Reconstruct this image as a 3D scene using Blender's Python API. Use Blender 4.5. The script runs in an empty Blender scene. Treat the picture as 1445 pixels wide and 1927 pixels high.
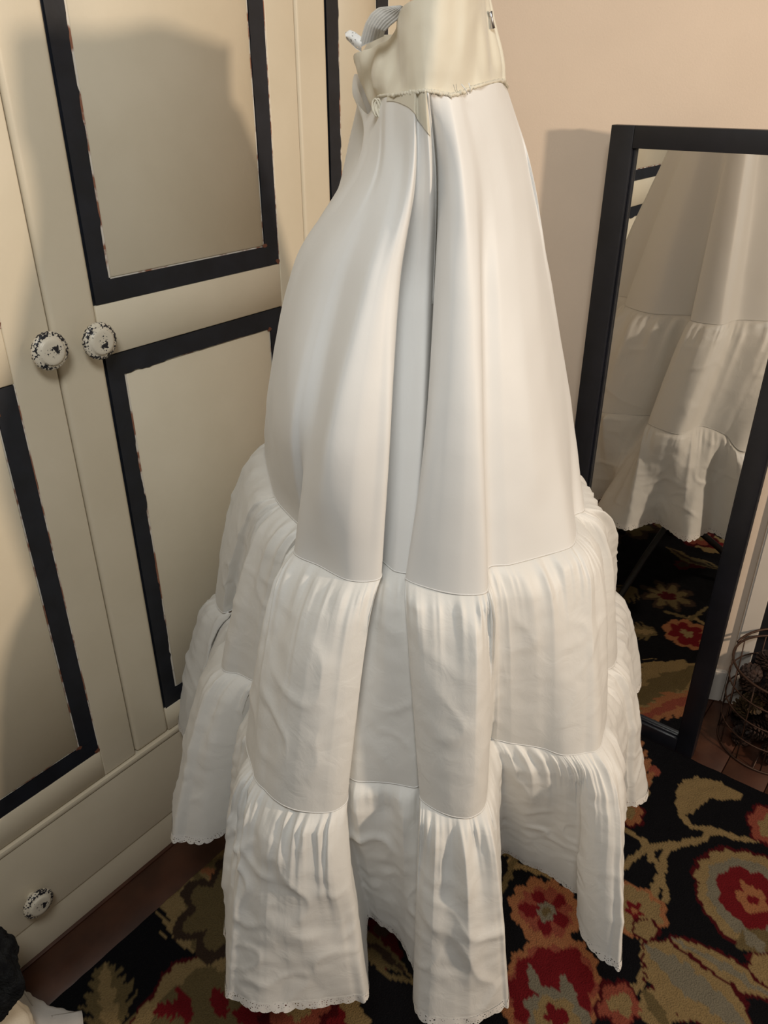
import bpy, bmesh, math, random
import numpy as np
from mathutils import Vector, Matrix, noise

SC = bpy.context.scene
# ---------------------------------------------------------------- camera
CAM_H = 1.25
PITCH = math.radians(28.7)
FPX = 1500.0
cam_d = bpy.data.cameras.new('camera')
cam_d.sensor_fit = 'VERTICAL'
cam_d.sensor_height = 36.0
cam_d.sensor_width = 27.0
cam_d.lens = 36.0 * FPX / 1927.0
cam_d.clip_start = 0.02
cam = bpy.data.objects.new('camera', cam_d)
cam.location = (0, 0, CAM_H)
cam.rotation_euler = (math.pi / 2 - PITCH, 0, 0)
SC.collection.objects.link(cam)
SC.camera = cam
# ---------------------------------------------------------------- world, lights, exposure
wd = bpy.data.worlds.new('world')
SC.world = wd
wd.use_nodes = True
wd.node_tree.nodes['Background'].inputs[0].default_value = (1.0, 0.86, 0.70, 1)
wd.node_tree.nodes['Background'].inputs[1].default_value = 0.11

def lamp(name, kind, loc, power, color, size=0.1, target=None):
    d = bpy.data.lights.new(name, kind)
    d.energy = power
    d.color = color
    if kind == 'AREA':
        d.shape = 'DISK'
        d.size = size
    else:
        d.shadow_soft_size = size
    o = bpy.data.objects.new(name, d)
    o.location = loc
    if target is not None:
        o.rotation_euler = (Vector(target) - Vector(loc)).to_track_quat('-Z', 'Y').to_euler()
    SC.collection.objects.link(o)
    return o

lamp('table_lamp_light', 'POINT', (1.40, 0.00, 1.36), 54, (1.0, 0.80, 0.60), 0.05)
lamp('fill_light', 'AREA', (-0.05, -0.18, 1.95), 9.0, (0.97, 0.98, 0.95), 0.4, (0.0, 0.95, 1.3))  # added soft fill above and behind the camera, no real fixture
SC.view_settings.view_transform = 'Standard'
SC.view_settings.look = 'None'
SC.view_settings.exposure = 0.28
SC.view_settings.gamma = 1.0
SC.view_settings.use_curve_mapping = False

random.seed(7)
rng = np.random.default_rng(5)
# ---------------------------------------------------------------- geometry of the room
YAW = math.radians(37.8)
AX = (math.sin(YAW), math.cos(YAW))        # along the wardrobe front
NX = (-math.cos(YAW), math.sin(YAW))       # towards the wardrobe
RZ = math.atan2(AX[1], AX[0])
def R(a, b, z=0.0):
    return Vector((a * AX[0] + b * NX[0], a * AX[1] + b * NX[1], z))
def toR(x, y):
    return (x * AX[0] + y * AX[1], x * NX[0] + y * NX[1])
S_, C_ = math.sin(PITCH), math.cos(PITCH)
def sight(px, py):
    u = (px - 722.5) / FPX
    v = (963.5 - py) / FPX
    return (u, C_ + v * S_, -S_ + v * C_)
def on_z(px, py, z):                        # measured point at height z
    d = sight(px, py)
    t = (z - CAM_H) / d[2]
    return Vector((d[0] * t, d[1] * t, z))
def on_y(px, py, Y):                        # measured point at distance Y
    d = sight(px, py)
    t = Y / d[1]
    return Vector((d[0] * t, Y, CAM_H + t * d[2]))
WB = 0.924                                  # wardrobe front plane
MA = 1.36                                   # mirror plane
def floor_ab(px, py):
    p = on_z(px, py, 0.012)
    return toR(p.x, p.y)
def floor_ab_mirror(px, py):
    a, b = floor_ab(px, py)
    return (2 * MA - a, b)

# ---------------------------------------------------------------- materials
def mat(name, color, rough=0.5, metal=0.0, spec=0.5):
    m = bpy.data.materials.new(name)
    m.use_nodes = True
    b = m.node_tree.nodes['Principled BSDF']
    b.inputs['Base Color'].default_value = (*color, 1)
    b.inputs['Roughness'].default_value = rough
    b.inputs['Metallic'].default_value = metal
    b.inputs['Specular IOR Level'].default_value = spec
    return m

def nd(m, t, **kw):
    n = m.node_tree.nodes.new(t)
    for k, v in kw.items():
        if k in n.inputs:
            n.inputs[k].default_value = v
        else:
            setattr(n, k, v)
    return n
def ln(m, a, b):
    m.node_tree.links.new(a, b)

def noisy(m, c1, c2, scale, bump=0.0, bscale=200, lo=0.35, hi=0.65, dist=0.002, detail=4):
    b = m.node_tree.nodes['Principled BSDF']
    tc = nd(m, 'ShaderNodeTexCoord')
    n = nd(m, 'ShaderNodeTexNoise', Scale=scale, Detail=detail)
    ln(m, tc.outputs['Object'], n.inputs['Vector'])
    r = nd(m, 'ShaderNodeValToRGB')
    r.color_ramp.elements[0].position = lo
    r.color_ramp.elements[1].position = hi
    r.color_ramp.elements[0].color = (*c1, 1)
    r.color_ramp.elements[1].color = (*c2, 1)
    ln(m, n.outputs['Fac'], r.inputs['Fac'])
    ln(m, r.outputs['Color'], b.inputs['Base Color'])
    if bump:
        n2 = nd(m, 'ShaderNodeTexNoise', Scale=bscale, Detail=3)
        ln(m, tc.outputs['Object'], n2.inputs['Vector'])
        bp = nd(m, 'ShaderNodeBump', Strength=bump, Distance=dist)
        ln(m, n2.outputs['Fac'], bp.inputs['Height'])
        ln(m, bp.outputs['Normal'], b.inputs['Normal'])
    return m

M = {}
M['wall'] = noisy(mat('wall_paint', (.7, .6, .5), .7), (.78, .645, .52), (.82, .68, .55), 6, .12, 350)
M['white_paint'] = noisy(mat('cream_furniture_paint', (.7, .65, .55), .42), (.70, .625, .485), (.74, .665, .525), 9, .06, 160)
M['edge_paint'] = noisy(mat('worn_edge_paint', (.6, .5, .4), .5), (.30, .13, .08), (.74, .70, .63), 42, 0, lo=.42, hi=.52)
M['black_paint'] = noisy(mat('black_blue_paint', (.01, .01, .014), .5), (.007, .009, .0145), (.012, .015, .024), 30, .1, 120)
M['chip'] = mat('bare_red_wood', (.16, .055, .03), .7)
M['casing'] = noisy(mat('casing_paint', (.7, .65, .6), .5), (.66, .6, .53), (.72, .66, .59), 8)
M['dark_door'] = noisy(mat('dark_door_paint', (.012, .012, .016), .5), (.008, .008, .011), (.014, .014, .018), 12)
M['frame'] = noisy(mat('black_frame_lacquer', (.01, .01, .012), .38), (.0065, .0075, .0115), (.011, .012, .018), 20)
M['glass'] = mat('mirror_silver', (.86, .86, .84), .01, 1.0)
M['wood'] = noisy(mat('red_brown_floor_wood', (.1, .03, .015), .38), (.040, .014, .008), (.075, .027, .014), 14, .08, 90)
M['wire'] = mat('copper_brown_wire', (.075, .04, .027), .5, .5)
M['cone'] = noisy(mat('pine_cone_brown', (.08, .04, .025), .7), (.018, .009, .007), (.05, .026, .018), 60)
M['cone_gold'] = noisy(mat('pine_cone_gold', (.2, .12, .05), .7), (.05, .03, .014), (.13, .08, .032), 60)
M['stand'] = mat('black_stand_metal', (.012, .012, .014), .45)
M['metal'] = mat('zip_metal', (.6, .6, .62), .3, 1.0)
M['cream_cloth'] = noisy(mat('cream_canvas', (.7, .63, .5), .85), (.66, .59, .47), (.74, .67, .55), 20, .3, 500)
M['pale_cloth'] = noisy(mat('pale_grey_cloth', (.5, .49, .47), .8), (.52, .50, .48), (.58, .56, .54), 14, .2, 300)
M['bead_red'] = mat('red_glaze', (.3, .02, .02), .3)
M['bead_white'] = mat('white_glaze', (.75, .72, .68), .3)

def cloth_mat(name, color, transl=.18, weave=900, crease=.25, sheen=.3, rough=.5):
    m = bpy.data.materials.new(name)
    m.use_nodes = True
    nt = m.node_tree
    b = nt.nodes['Principled BSDF']
    out = nt.nodes['Material Output']
    b.inputs['Base Color'].default_value = (*color, 1)
    b.inputs['Roughness'].default_value = rough
    b.inputs['Specular IOR Level'].default_value = .35
    b.inputs['Sheen Weight'].default_value = sheen
    tr = nd(m, 'ShaderNodeBsdfTranslucent')
    tr.inputs['Color'].default_value = (color[0], color[1] * .97, color[2] * .9, 1)
    mx = nd(m, 'ShaderNodeMixShader')
    mx.inputs[0].default_value = transl
    tc = nd(m, 'ShaderNodeTexCoord')
    n1 = nd(m, 'ShaderNodeTexNoise', Scale=38.0, Detail=5)
    n1.inputs['Distortion'].default_value = 1.2
    ln(m, tc.outputs['Object'], n1.inputs['Vector'])
    n2 = nd(m, 'ShaderNodeTexNoise', Scale=weave, Detail=1)
    ln(m, tc.outputs['Object'], n2.inputs['Vector'])
    b1 = nd(m, 'ShaderNodeBump', Strength=crease, Distance=.004)
    ln(m, n1.outputs['Fac'], b1.inputs['Height'])
    b2 = nd(m, 'ShaderNodeBump', Strength=.06, Distance=.0006)
    ln(m, n2.outputs['Fac'], b2.inputs['Height'])
    ln(m, b1.outputs['Normal'], b2.inputs['Normal'])
    ln(m, b2.outputs['Normal'], b.inputs['Normal'])
    ln(m, b2.outputs['Normal'], tr.inputs['Normal'])
    ln(m, b.outputs[0], mx.inputs[1])
    ln(m, tr.outputs[0], mx.inputs[2])
    ln(m, mx.outputs[0], out.inputs[0])
    return m
M['satin'] = cloth_mat('white_taffeta_smooth', (.81, .815, .81), .12, 900, .05, .2)
M['taffeta'] = cloth_mat('white_taffeta_crisp', (.81, .81, .79), .12, 900, .22, .2)
M['ivory_net'] = cloth_mat('ivory_stiff_net', (.80, .76, .64), .25, 1400, .10, .3, .7)
M['elastic'] = cloth_mat('grey_white_elastic', (.62, .61, .58), .05, 600, .3, .2, .7)
M['fleece'] = noisy(mat('black_fleece', (.01, .011, .013), .95, spec=.1), (.006, .0065, .008), (.016, .018, .02), 60, .8, 260, dist=.006)

def lace_mat():
    m = bpy.data.materials.new('white_lace')
    m.use_nodes = True
    nt = m.node_tree
    b = nt.nodes['Principled BSDF']
    out = nt.nodes['Material Output']
    b.inputs['Base Color'].default_value = (.80, .79, .77, 1)
    b.inputs['Roughness'].default_value = .8
    tc = nd(m, 'ShaderNodeTexCoord')
    v = nd(m, 'ShaderNodeTexVoronoi', Scale=330.0)
    v.feature = 'DISTANCE_TO_EDGE'
    ln(m, tc.outputs['Object'], v.inputs['Vector'])
    gt = nd(m, 'ShaderNodeMath', operation='GREATER_THAN')
    gt.inputs[1].default_value = .30
    ln(m, v.outputs['Distance'], gt.inputs[0])
    t = nd(m, 'ShaderNodeBsdfTransparent')
    mx = nd(m, 'ShaderNodeMixShader')
    ln(m, gt.outputs[0], mx.inputs[0])
    ln(m, b.outputs[0], mx.inputs[1])
    ln(m, t.outputs[0], mx.inputs[2])
    ln(m, mx.outputs[0], out.inputs[0])
    return m
M['lace'] = lace_mat()

def knob_mat():
    m = mat('distressed_knob_paint', (.74, .68, .56), .4)
    b = m.node_tree.nodes['Principled BSDF']
    tc = nd(m, 'ShaderNodeTexCoord')
    n = nd(m, 'ShaderNodeTexNoise', Scale=330.0, Detail=3)
    ln(m, tc.outputs['Object'], n.inputs['Vector'])
    big = nd(m, 'ShaderNodeTexNoise', Scale=62.0, Detail=1)
    ln(m, tc.outputs['Object'], big.inputs['Vector'])
    at = nd(m, 'ShaderNodeAttribute')
    at.attribute_name = 'wear'
    ad = nd(m, 'ShaderNodeMath', operation='MULTIPLY_ADD')
    ln(m, at.outputs['Fac'], ad.inputs[0])
    ad.inputs[1].default_value = .17
    ln(m, n.outputs['Fac'], ad.inputs[2])
    ad2 = nd(m, 'ShaderNodeMath', operation='MULTIPLY_ADD')
    ln(m, big.outputs['Fac'], ad2.inputs[0])
    ad2.inputs[1].default_value = .55
    ln(m, ad.outputs[0], ad2.inputs[2])
    r = nd(m, 'ShaderNodeValToRGB')
    r.color_ramp.elements[0].position = .935
    r.color_ramp.elements[1].position = .955
    r.color_ramp.elements[0].color = (.72, .665, .555, 1)
    r.color_ramp.elements[1].color = (.012, .013, .02, 1)
    ln(m, ad2.outputs[0], r.inputs['Fac'])
    ln(m, r.outputs['Color'], b.inputs['Base Color'])
    return m
M['knob'] = knob_mat()

def rug_mat():
    m = mat('woven_floral_wool', (.01, .01, .01), .95, spec=.08)
    b = m.node_tree.nodes['Principled BSDF']
    at = nd(m, 'ShaderNodeAttribute')
    at.attribute_name = 'pattern'
    tc = nd(m, 'ShaderNodeTexCoord')
    n = nd(m, 'ShaderNodeTexNoise', Scale=420.0, Detail=2)
    ln(m, tc.outputs['Object'], n.inputs['Vector'])
    mr = nd(m, 'ShaderNodeMapRange')
    mr.inputs[3].default_value = .62
    mr.inputs[4].default_value = 1.25
    ln(m, n.outputs['Fac'], mr.inputs[0])
    mul = nd(m, 'ShaderNodeVectorMath', operation='MULTIPLY')
    ln(m, at.outputs['Color'], mul.inputs[0])
    ln(m, mr.outputs[0], mul.inputs[1])
    ln(m, mul.outputs[0], b.inputs['Base Color'])
    bp = nd(m, 'ShaderNodeBump', Strength=.7, Distance=.004)
    ln(m, n.outputs['Fac'], bp.inputs['Height'])
    ln(m, bp.outputs['Normal'], b.inputs['Normal'])
    return m
M['rug'] = rug_mat()

# ---------------------------------------------------------------- builders
def obj(name, verts, faces, material, parent=None, smooth=False, off=(0, 0, 0)):
    me = bpy.data.meshes.new(name)
    ox, oy, oz = off
    me.from_pydata([(v[0] - ox, v[1] - oy, v[2] - oz) for v in verts], [], faces)
    me.materials.append(material)
    if smooth:
        me.polygons.foreach_set('use_smooth', [True] * len(me.polygons))
    me.update()
    o = bpy.data.objects.new(name, me)
    SC.collection.objects.link(o)
    if parent is not None:
        o.parent = parent
    return o

def empty(name, label, cat, loc=(0, 0, 0), rz=0.0, group=None):
    o = bpy.data.objects.new(name, None)
    o.empty_display_size = .05
    o.location = loc
    o.rotation_euler = (0, 0, rz)
    SC.collection.objects.link(o)
    o['label'] = label
    o['category'] = cat
    if group:
        o['group'] = group
    return o

def boxes(name, lst, material, parent=None, bev=0.0, off=(0, 0, 0), mat2=None, seg=2):
    """one mesh from boxes (x0,x1,y0,y1,z0,z1), bevelled"""
    bm = bmesh.new()
    for x0, x1, y0, y1, z0, z1 in lst:
        mt = Matrix.Translation(((x0 + x1) / 2, (y0 + y1) / 2, (z0 + z1) / 2)) @ Matrix.Diagonal((x1 - x0, y1 - y0, z1 - z0, 1))
        bmesh.ops.create_cube(bm, size=1, matrix=mt)
    if bev:
        bmesh.ops.bevel(bm, geom=bm.edges[:], offset=bev, segments=seg, affect='EDGES', profile=.6)
    bmesh.ops.translate(bm, verts=bm.verts[:], vec=(-off[0], -off[1], -off[2]))
    me = bpy.data.meshes.new(name)
    bm.to_mesh(me)
    bm.free()
    me.materials.append(material)
    if bev:
        me.polygons.foreach_set('use_smooth', [True] * len(me.polygons))
        me.set_sharp_from_angle(angle=math.radians(50))
    o = bpy.data.objects.new(name, me)
    SC.collection.objects.link(o)
    if parent is not None:
        o.parent = parent
    return o

def tube(pts, r, n=8, closed=False):
    pts = [Vector(p) for p in pts]
    V, F = [], []
    m = len(pts)
    up = Vector((0, 0, 1))
    for i, p in enumerate(pts):
        if closed:
            t = pts[(i + 1) % m] - pts[i - 1]
        else:
            t = pts[min(i + 1, m - 1)] - pts[max(i - 1, 0)]
        t.normalize()
        a = t.cross(up)
        if a.length < .05:
            a = t.cross(Vector((1, 0, 0)))
        a.normalize()
        b = t.cross(a)
        rr = r[i] if isinstance(r, (list, tuple)) else r
        for k in range(n):
            an = 2 * math.pi * k / n
            V.append(p + a * (rr * math.cos(an)) + b * (rr * math.sin(an)))
    L = m if closed else m - 1
    for i in range(L):
        for k in range(n):
            a0 = i * n + k
            a1 = i * n + (k + 1) % n
            b0 = ((i + 1) % m) * n + k
            b1 = ((i + 1) % m) * n + (k + 1) % n
            F.append((a0, a1, b1, b0))
    if not closed:
        F.append(tuple(range(n))[::-1])
        F.append(tuple((m - 1) * n + k for k in range(n)))
    return V, F

def lathe(prof, n=32, ripple=0.0, lobes=0):
    """profile (r, h) revolved about -Y axis direction: local y = -h"""
    V, F = [], []
    for r, h in prof:
        for k in range(n):
            an = 2 * math.pi * k / n
            rr = r * (1 + (ripple * math.cos(lobes * an) if r > .6 * max(p[0] for p in prof) else 0))
            V.append((rr * math.cos(an), -h, rr * math.sin(an)))
    for i in range(len(prof) - 1):
        for k in range(n):
            F.append((i * n + k, i * n + (k + 1) % n, (i + 1) * n + (k + 1) % n, (i + 1) * n + k))
    F.append(tuple((len(prof) - 1) * n + k for k in range(n)))
    F.append(tuple(range(n))[::-1])
    return V, F

# ---------------------------------------------------------------- room shell
def structure(o):
    o['kind'] = 'structure'
    return o
fl = bpy.data.objects.new('floor', None)
SC.collection.objects.link(fl)
fl.location = R(.4, .2, 0)
fl.rotation_euler = (0, 0, RZ)
fl['kind'] = 'structure'
boxes('subfloor', [(-2.6, 1.6, -2.2, 1.6, -.05, -.012)], M['dark_door'], fl)
pl_w = .083
plank_mesh = {}
for i in range(40):
    b0 = -2.1 + i * pl_w
    a0 = -2.4 - random.random() * .4
    while a0 < 1.5:
        L = 1.7
        a1 = a0 + L
        key = 'k'
        if key not in plank_mesh:
            o = boxes('plank', [(0, L - .002, 0, pl_w - .0015, -.018, 0)], M['wood'], fl, .0012, seg=1)
            plank_mesh[key] = o.data
        else:
            o = bpy.data.objects.new('plank', plank_mesh[key])
            SC.collection.objects.link(o)
            o.parent = fl
        o.location = (a0, b0, random.uniform(-.0006, 0))
        a0 = a1

# back wall: turned a little against the mirror
WSL = -0.40
def wall_a(b):
    return 1.440 + (b - .582) * WSL
wdir = math.atan2(1, WSL)                    # direction in (a,b)
def wall_pt(b, d, z):                        # d = distance in front of the wall
    n = Vector((-1, WSL, 0)).normalized()    # towards the room, in (a,b)
    return R(wall_a(b) + n.x * d, b + n.y * d, z)
def wall_slab(name, b0, b1, z0, z1, d0, d1, material, bev=0.0):
    V = []
    for z in (z0, z1):
        for b, d in ((b0, d0), (b1, d0), (b1, d1), (b0, d1)):
            V.append(wall_pt(b, d, z))
    F = [(0, 1, 2, 3), (7, 6, 5, 4), (0, 4, 5, 1), (1, 5, 6, 2), (2, 6, 7, 3), (3, 7, 4, 0)]
    o = obj(name, V, F, material)
    bm = bmesh.new(); bm.from_mesh(o.data)
    bmesh.ops.recalc_face_normals(bm, faces=bm.faces[:])
    if bev:
        bmesh.ops.bevel(bm, geom=bm.edges[:], offset=bev, segments=2, affect='EDGES')
    bm.to_mesh(o.data); bm.free()
    return structure(o)
wall_slab('wall_back', .212, 1.7, 0, 2.5, -.1, 0, M['wall'])
wall_slab('trim_1', .212, .247, 0, 2.1, .0005, .016, M['casing'], .003)
wall_slab('door_1', -.66, .210, 0.003, 2.08, -.05, -.012, M['dark_door'], .003)
wall_slab('wall_right', -1.5, -.662, 0, 2.5, -.1, 0, M['wall'])
wall_slab('baseboard_back', .2482, .98, 0, .085, .0005, .013, M['casing'], .003)
# wall behind the wardrobe
o = boxes('wall_left', [(-2.2, 2.3, 1.50, 1.6, 0, 2.5)], M['wall'], None)
o.rotation_euler = (0, 0, RZ)
structure(o)

# ---------------------------------------------------------------- wardrobe
W0 = (0.60, WB + .25, 0)
ward = empty('wardrobe', 'cream painted three-door wardrobe with black-outlined door panels and distressed knobs', 'wardrobe', R(W0[0], W0[1], 0), RZ)
WA0, WA1 = -.42, 1.268
def wb(name, lst, material, parent=ward, bev=0.0, mother=(0, 0, 0), seg=2):
    off = (W0[0] + mother[0], W0[1] + mother[1], mother[2])
    return boxes(name, lst, material, parent, bev, off, seg=seg)
# carcass behind the doors
wb('carcass', [(WA0, WA1, WB + .024, WB + .54, .0, 2.05)], M['white_paint'], bev=.004)
wb('plinth', [(WA0, WA1, WB + .003, WB + .022, .0, .074)], M['white_paint'], bev=.002)
wb('rail', [(WA0, WA1, WB - .004, WB + .022, .2435, .2540)], M['white_paint'], bev=.004)

def jag(name, parent, horizontal, p0, p1, q0, q1, y, amp0, amp1, step=.006, seed=0):
    """hand painted band; along axis p0..p1, edges q0/q1 with ragged amplitude"""
    n = max(2, int((p1 - p0) / step))
    rr = random.Random(seed)
    V, F = [], []
    e0 = e1 = 0.0
    for i in range(n + 1):
        p = p0 + (p1 - p0) * i / n
        w = (noise.noise((p * 14, seed * 3.1, 0)) + .5)
        if rr.random() < .45: e0 = amp0 * max(0, w) * rr.random()
        if rr.random() < .45: e1 = amp1 * max(0, w) * rr.random()
        for q, yy in ((q0 - e0, y), (q1 + e1, y), (q0 - e0, y + .0006), (q1 + e1, y + .0006)):
            V.append((p, yy, q) if horizontal else (q, yy, p))
    for i in range(n):
        a, b = i * 4, i * 4 + 4
        F += [(a, a + 1, b + 1, b), (a + 2, b + 2, b + 3, a + 3), (a, b, b + 2, a + 2), (a + 1, a + 3, b + 3, b + 1)]
    F += [(0, 2, 3, 1), (n * 4, n * 4 + 1, n * 4 + 3, n * 4 + 2)]
    return obj(name, V, F, M['black_paint'], parent, off=(W0[0], W0[1], 0))

KN = None
def knob(parent, a, z, rot=0.0, label=None):
    global KN
    if KN is None:
        prof = [(.007, -.002), (.009, .003), (.009, .009), (.014, .013), (.0222, .0158), (.0238, .0185), (.0240, .0215), (.0230, .0238), (.0200, .0252), (.0172, .0256), (.0164, .0278), (.0150, .0288), (.0120, .0291), (.0096, .0292), (.0082, .0292), (.0045, .0292), (.0001, .0292)]
        V, F = lathe(prof, 48, .018, 24)
        o = obj('knob', V, F, M['knob'], parent, True)
        at = o.data.attributes.new('wear', 'FLOAT', 'POINT')
        vals = []
        for v in o.data.vertices:
            r = math.hypot(v.co.x, v.co.z)
            vals.append(1.0 if r > .0185 else (.86 if r < .0088 and v.co.y < -.0285 else 0.0))
        at.data.foreach_set('value', vals)
        # finer rings on the face so that wear can vary
        KN = o.data
    else:
        o = bpy.data.objects.new('knob', KN)
        SC.collection.objects.link(o)
        o.parent = parent
    o.location = (a - W0[0], WB - W0[1], z)
    o.rotation_euler = (0, rot, 0)
    if label: o['label'] = label
    return o

def door(a0, a1, zb, zt, knob_a, knob_z, seed, splits=((.304, .922), (.989, 1.93)), hinge=None, rot=0.0):
    y0, y1 = WB, WB + .020
    d = wb('door', [(a0 + .012, a1 - .004, WB + .0085, y1, zb + .002, zt - .002)], M['white_paint'])
    s = .067
    l, r = a0 + s, a1 - .060
    # stiles with rounded outer edge, rails between
    wb('stile', [(a0 + .0015, l, y0, WB + .019, zb, zt)], M['white_paint'], d, .0072, seg=4)
    wb('stile', [(r, a1 - .0015, y0, WB + .0084, zb, zt)], M['white_paint'], d, .0022, seg=3)
    zs = [zb, splits[0][0], splits[0][1], splits[1][0], splits[1][1], zt]
    for k in (0, 2, 4):
        wb('rail', [(l + .0003, r - .0003, y0 + .0002, WB + .0083, zs[k], zs[k + 1])], M['white_paint'], d, .0012, seg=1)
    bw = .031
    for k, (z0, z1) in enumerate(splits):
        wb('panel', [(l + bw, r - bw, y0 + .0015, WB + .0084, z0 + bw, z1 - bw)], M['white_paint'], d, .0016, seg=1)
        # worn sliver of edge around the centre panel
        e = .0018
        wb('panel_edge', [(l + bw - .0045, l + bw, y0 + .0022, WB + .0083, z0 + bw, z1 - bw), (r - .0014, r, y0 + .0004, WB + .0083, z0, z1), (r - bw, r - bw + e, y0 + .003, WB + .0083, z0 + bw, z1 - bw),
                          (l + bw, r - bw, y0 + .003, WB + .0083, z0 + bw - e, z0 + bw), (l + bw, r - bw, y0 + .003, WB + .0083, z1 - bw, z1 - bw + e)], M['edge_paint'], d)
        # black painted groove
        wb('moulding', [(l, l + bw - e, WB + .0045, WB + .0084, z0, z1), (r - bw + e, r, WB + .0045, WB + .0084, z0, z1),
                        (l, r, WB + .0046, WB + .0084, z0, z0 + bw - e), (l, r, WB + .0046, WB + .0084, z1 - bw + e, z1)], M['black_paint'], d)
        sd = seed * 10 + k
        yy = y0 + .0006
        jag('paint_band', d, False, z0 + bw * .9, z1 - bw * .9, l + .002, l + bw - .0045, yy, .0, .0045, seed=sd)
        jag('paint_band', d, False, z0 + bw * .9, z1 - bw * .9, r - bw + .002, r - .001, yy, .0012, .0022, seed=sd + 2)
        jag('paint_band', d, True, l + .002, r - .001, z0 + .001, z0 + bw - .002, yy - .0002, .0006, .0014, seed=sd + 4)
        jag('paint_band', d, True, l + .002, r - .001, z1 - bw + .002, z1 - .001, yy - .0002, .0035, .0006, seed=sd + 6)
        # chipped corners showing bare red wood
        for (ca, cz, sx, sz) in ((r - bw, z0 + bw, -1, -1), (r - .004, z0 + .004, 1, 1), (r - bw, z1 - bw, -1, 1)):
            rr = random.Random(sd + int(ca * 1000) + int(cz * 777))
            V = []
            m_ = 9
            for q in range(m_):
                an = 2 * math.pi * q / m_
                rad = .0045 * (.5 + .8 * rr.random())
                V.append((ca + rad * math.cos(an) * 1.2, yy - .0006, cz + rad * math.sin(an) * .8))
            V += [(v[0], yy, v[2]) for v in V]
            F = [tuple(range(m_))] + [(q, q + m_, (q + 1) % m_ + m_, (q + 1) % m_) for q in range(m_)]
            ch = obj('paint_chip', V, F, M['chip'], d, off=(W0[0], W0[1], 0))
            ch['label'] = 'chip of bare reddish wood in the paint'
    if knob_a is not None:
        knob(d, knob_a, knob_z, rot)
    return d
door(-.416, .048, .2565, 2.03, None, None, 1)
door(.050, .5165, .2565, 2.03, .499, .955, 2, ((.310, .920), (.989, 1.93)), rot=.6)
door(.517, .9825, .2565, 2.03, .569, .951, 3, rot=2.4)
door(.983, 1.264, .2565, 2.03, None, None, 4)
for (q0, q1, kn) in ((-.41, .048, None), (.05, .70, .296), (.702, 1.264, None)):
    dr = wb('drawer', [(q0, q1, WB - .001, WB + .022, .0765, .2405)], M['white_paint'], bev=.002)
    if kn: knob(dr, kn, .131, 1.3)

# ---------------------------------------------------------------- floor mirror
F0 = (MA, .41, 0)
mir = empty('floor_mirror', 'tall black-framed rectangular mirror standing at the wall reflecting the skirt', 'mirror', R(*F0), RZ)
bl, br = .582, .236
def mb(name, lst, material, bev=0.0):
    return boxes(name, lst, material, mir, bev, F0)
mb('backing', [(MA + .006, MA + .022, br + .002, bl - .002, .002, 1.179)], M['frame'])
mb('glass', [(MA, MA + .0055, br + .03, bl - .036, .03, 1.152)], M['glass'])
fw = .039
mb('frame_bar', [(MA - .014, MA + .0058, bl - fw, bl, .0, 1.181)], M['frame'], .0015)
mb('frame_bar', [(MA - .014, MA + .0058, br, br + .034, .0, 1.181)], M['frame'], .0015)
mb('frame_bar', [(MA - .0138, MA + .0058, br + .0341, bl - fw - .0001, 1.148, 1.181)], M['frame'], .0015)
mb('frame_bar', [(MA - .0138, MA + .0058, br + .0341, bl - fw - .0001, .0, .036)], M['frame'], .0015)
mb('frame_lip', [(MA - .006, MA - .0002, bl - fw - .004, bl - fw - .0002, .037, 1.147), (MA - .006, MA - .0002, br + .0342, br + .037, .037, 1.147),
                 (MA - .006, MA - .0002, br + .037, bl - fw - .004, .0365, .0395)], M['frame'], .0006)

# ---------------------------------------------------------------- rug
RA0, RA1, RB0, RB1 = -.55, 1.340, -.70, .836
step = .0038
na, nb = int((RA1 - RA0) / step), int((RB1 - RB0) / step)
ga = np.linspace(RA0, RA1, na)
gb = np.linspace(RB0, RB1, nb)
GA, GB = np.meshgrid(ga, gb, indexing='ij')
def vnoise(X, Y, s, seed):
    r = np.random.default_rng(seed)
    G = r.random((257, 257))
    x, y = X * s + 100, Y * s + 100
    xi, yi = np.floor(x).astype(int), np.floor(y).astype(int)
    fx, fy = x - xi, y - yi
    fx, fy = fx * fx * (3 - 2 * fx), fy * fy * (3 - 2 * fy)
    g = lambda i, j: G[i % 257, j % 257]
    return (g(xi, yi) * (1 - fx) + g(xi + 1, yi) * fx) * (1 - fy) + (g(xi, yi + 1) * (1 - fx) + g(xi + 1, yi + 1) * fx) * fy - .5
U = GA + vnoise(GA, GB, 90, 1) * .007 + vnoise(GA, GB, 22, 2) * .012
V_ = GB + vnoise(GA, GB, 90, 3) * .007 + vnoise(GA, GB, 22, 4) * .012
K = {'black': (.0045, .0045, .006), 'cream': (.205, .145, .068), 'olive': (.105, .078, .036), 'grey': (.15, .135, .10), 'red': (.115, .007, .010),
     'dred': (.05, .004, .006), 'peach': (.25, .105, .048), 'pink': (.20, .052, .034), 'dark': (.035, .022, .015)}
COL = np.zeros((na, nb, 3)) + np.array(K['black'])
def paint(mask, k):
    COL[mask] = np.array(K[k])
def flower(c, r, layers, lobes=9, ph=0.0, ecc=1.0, ea=0.0):
    x, y = U - c[0], V_ - c[1]
    xr, yr = x * math.cos(ea) + y * math.sin(ea), (-x * math.sin(ea) + y * math.cos(ea)) / ecc
    d = np.hypot(xr, yr)
    an = np.arctan2(yr, xr)
    for k, f, lb, depth in layers:
        lb = lb or lobes
        rad = r * f * (1 - depth + depth * np.abs(np.cos(lb * (an + ph) / 2)))
        paint(d < rad, k)
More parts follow.
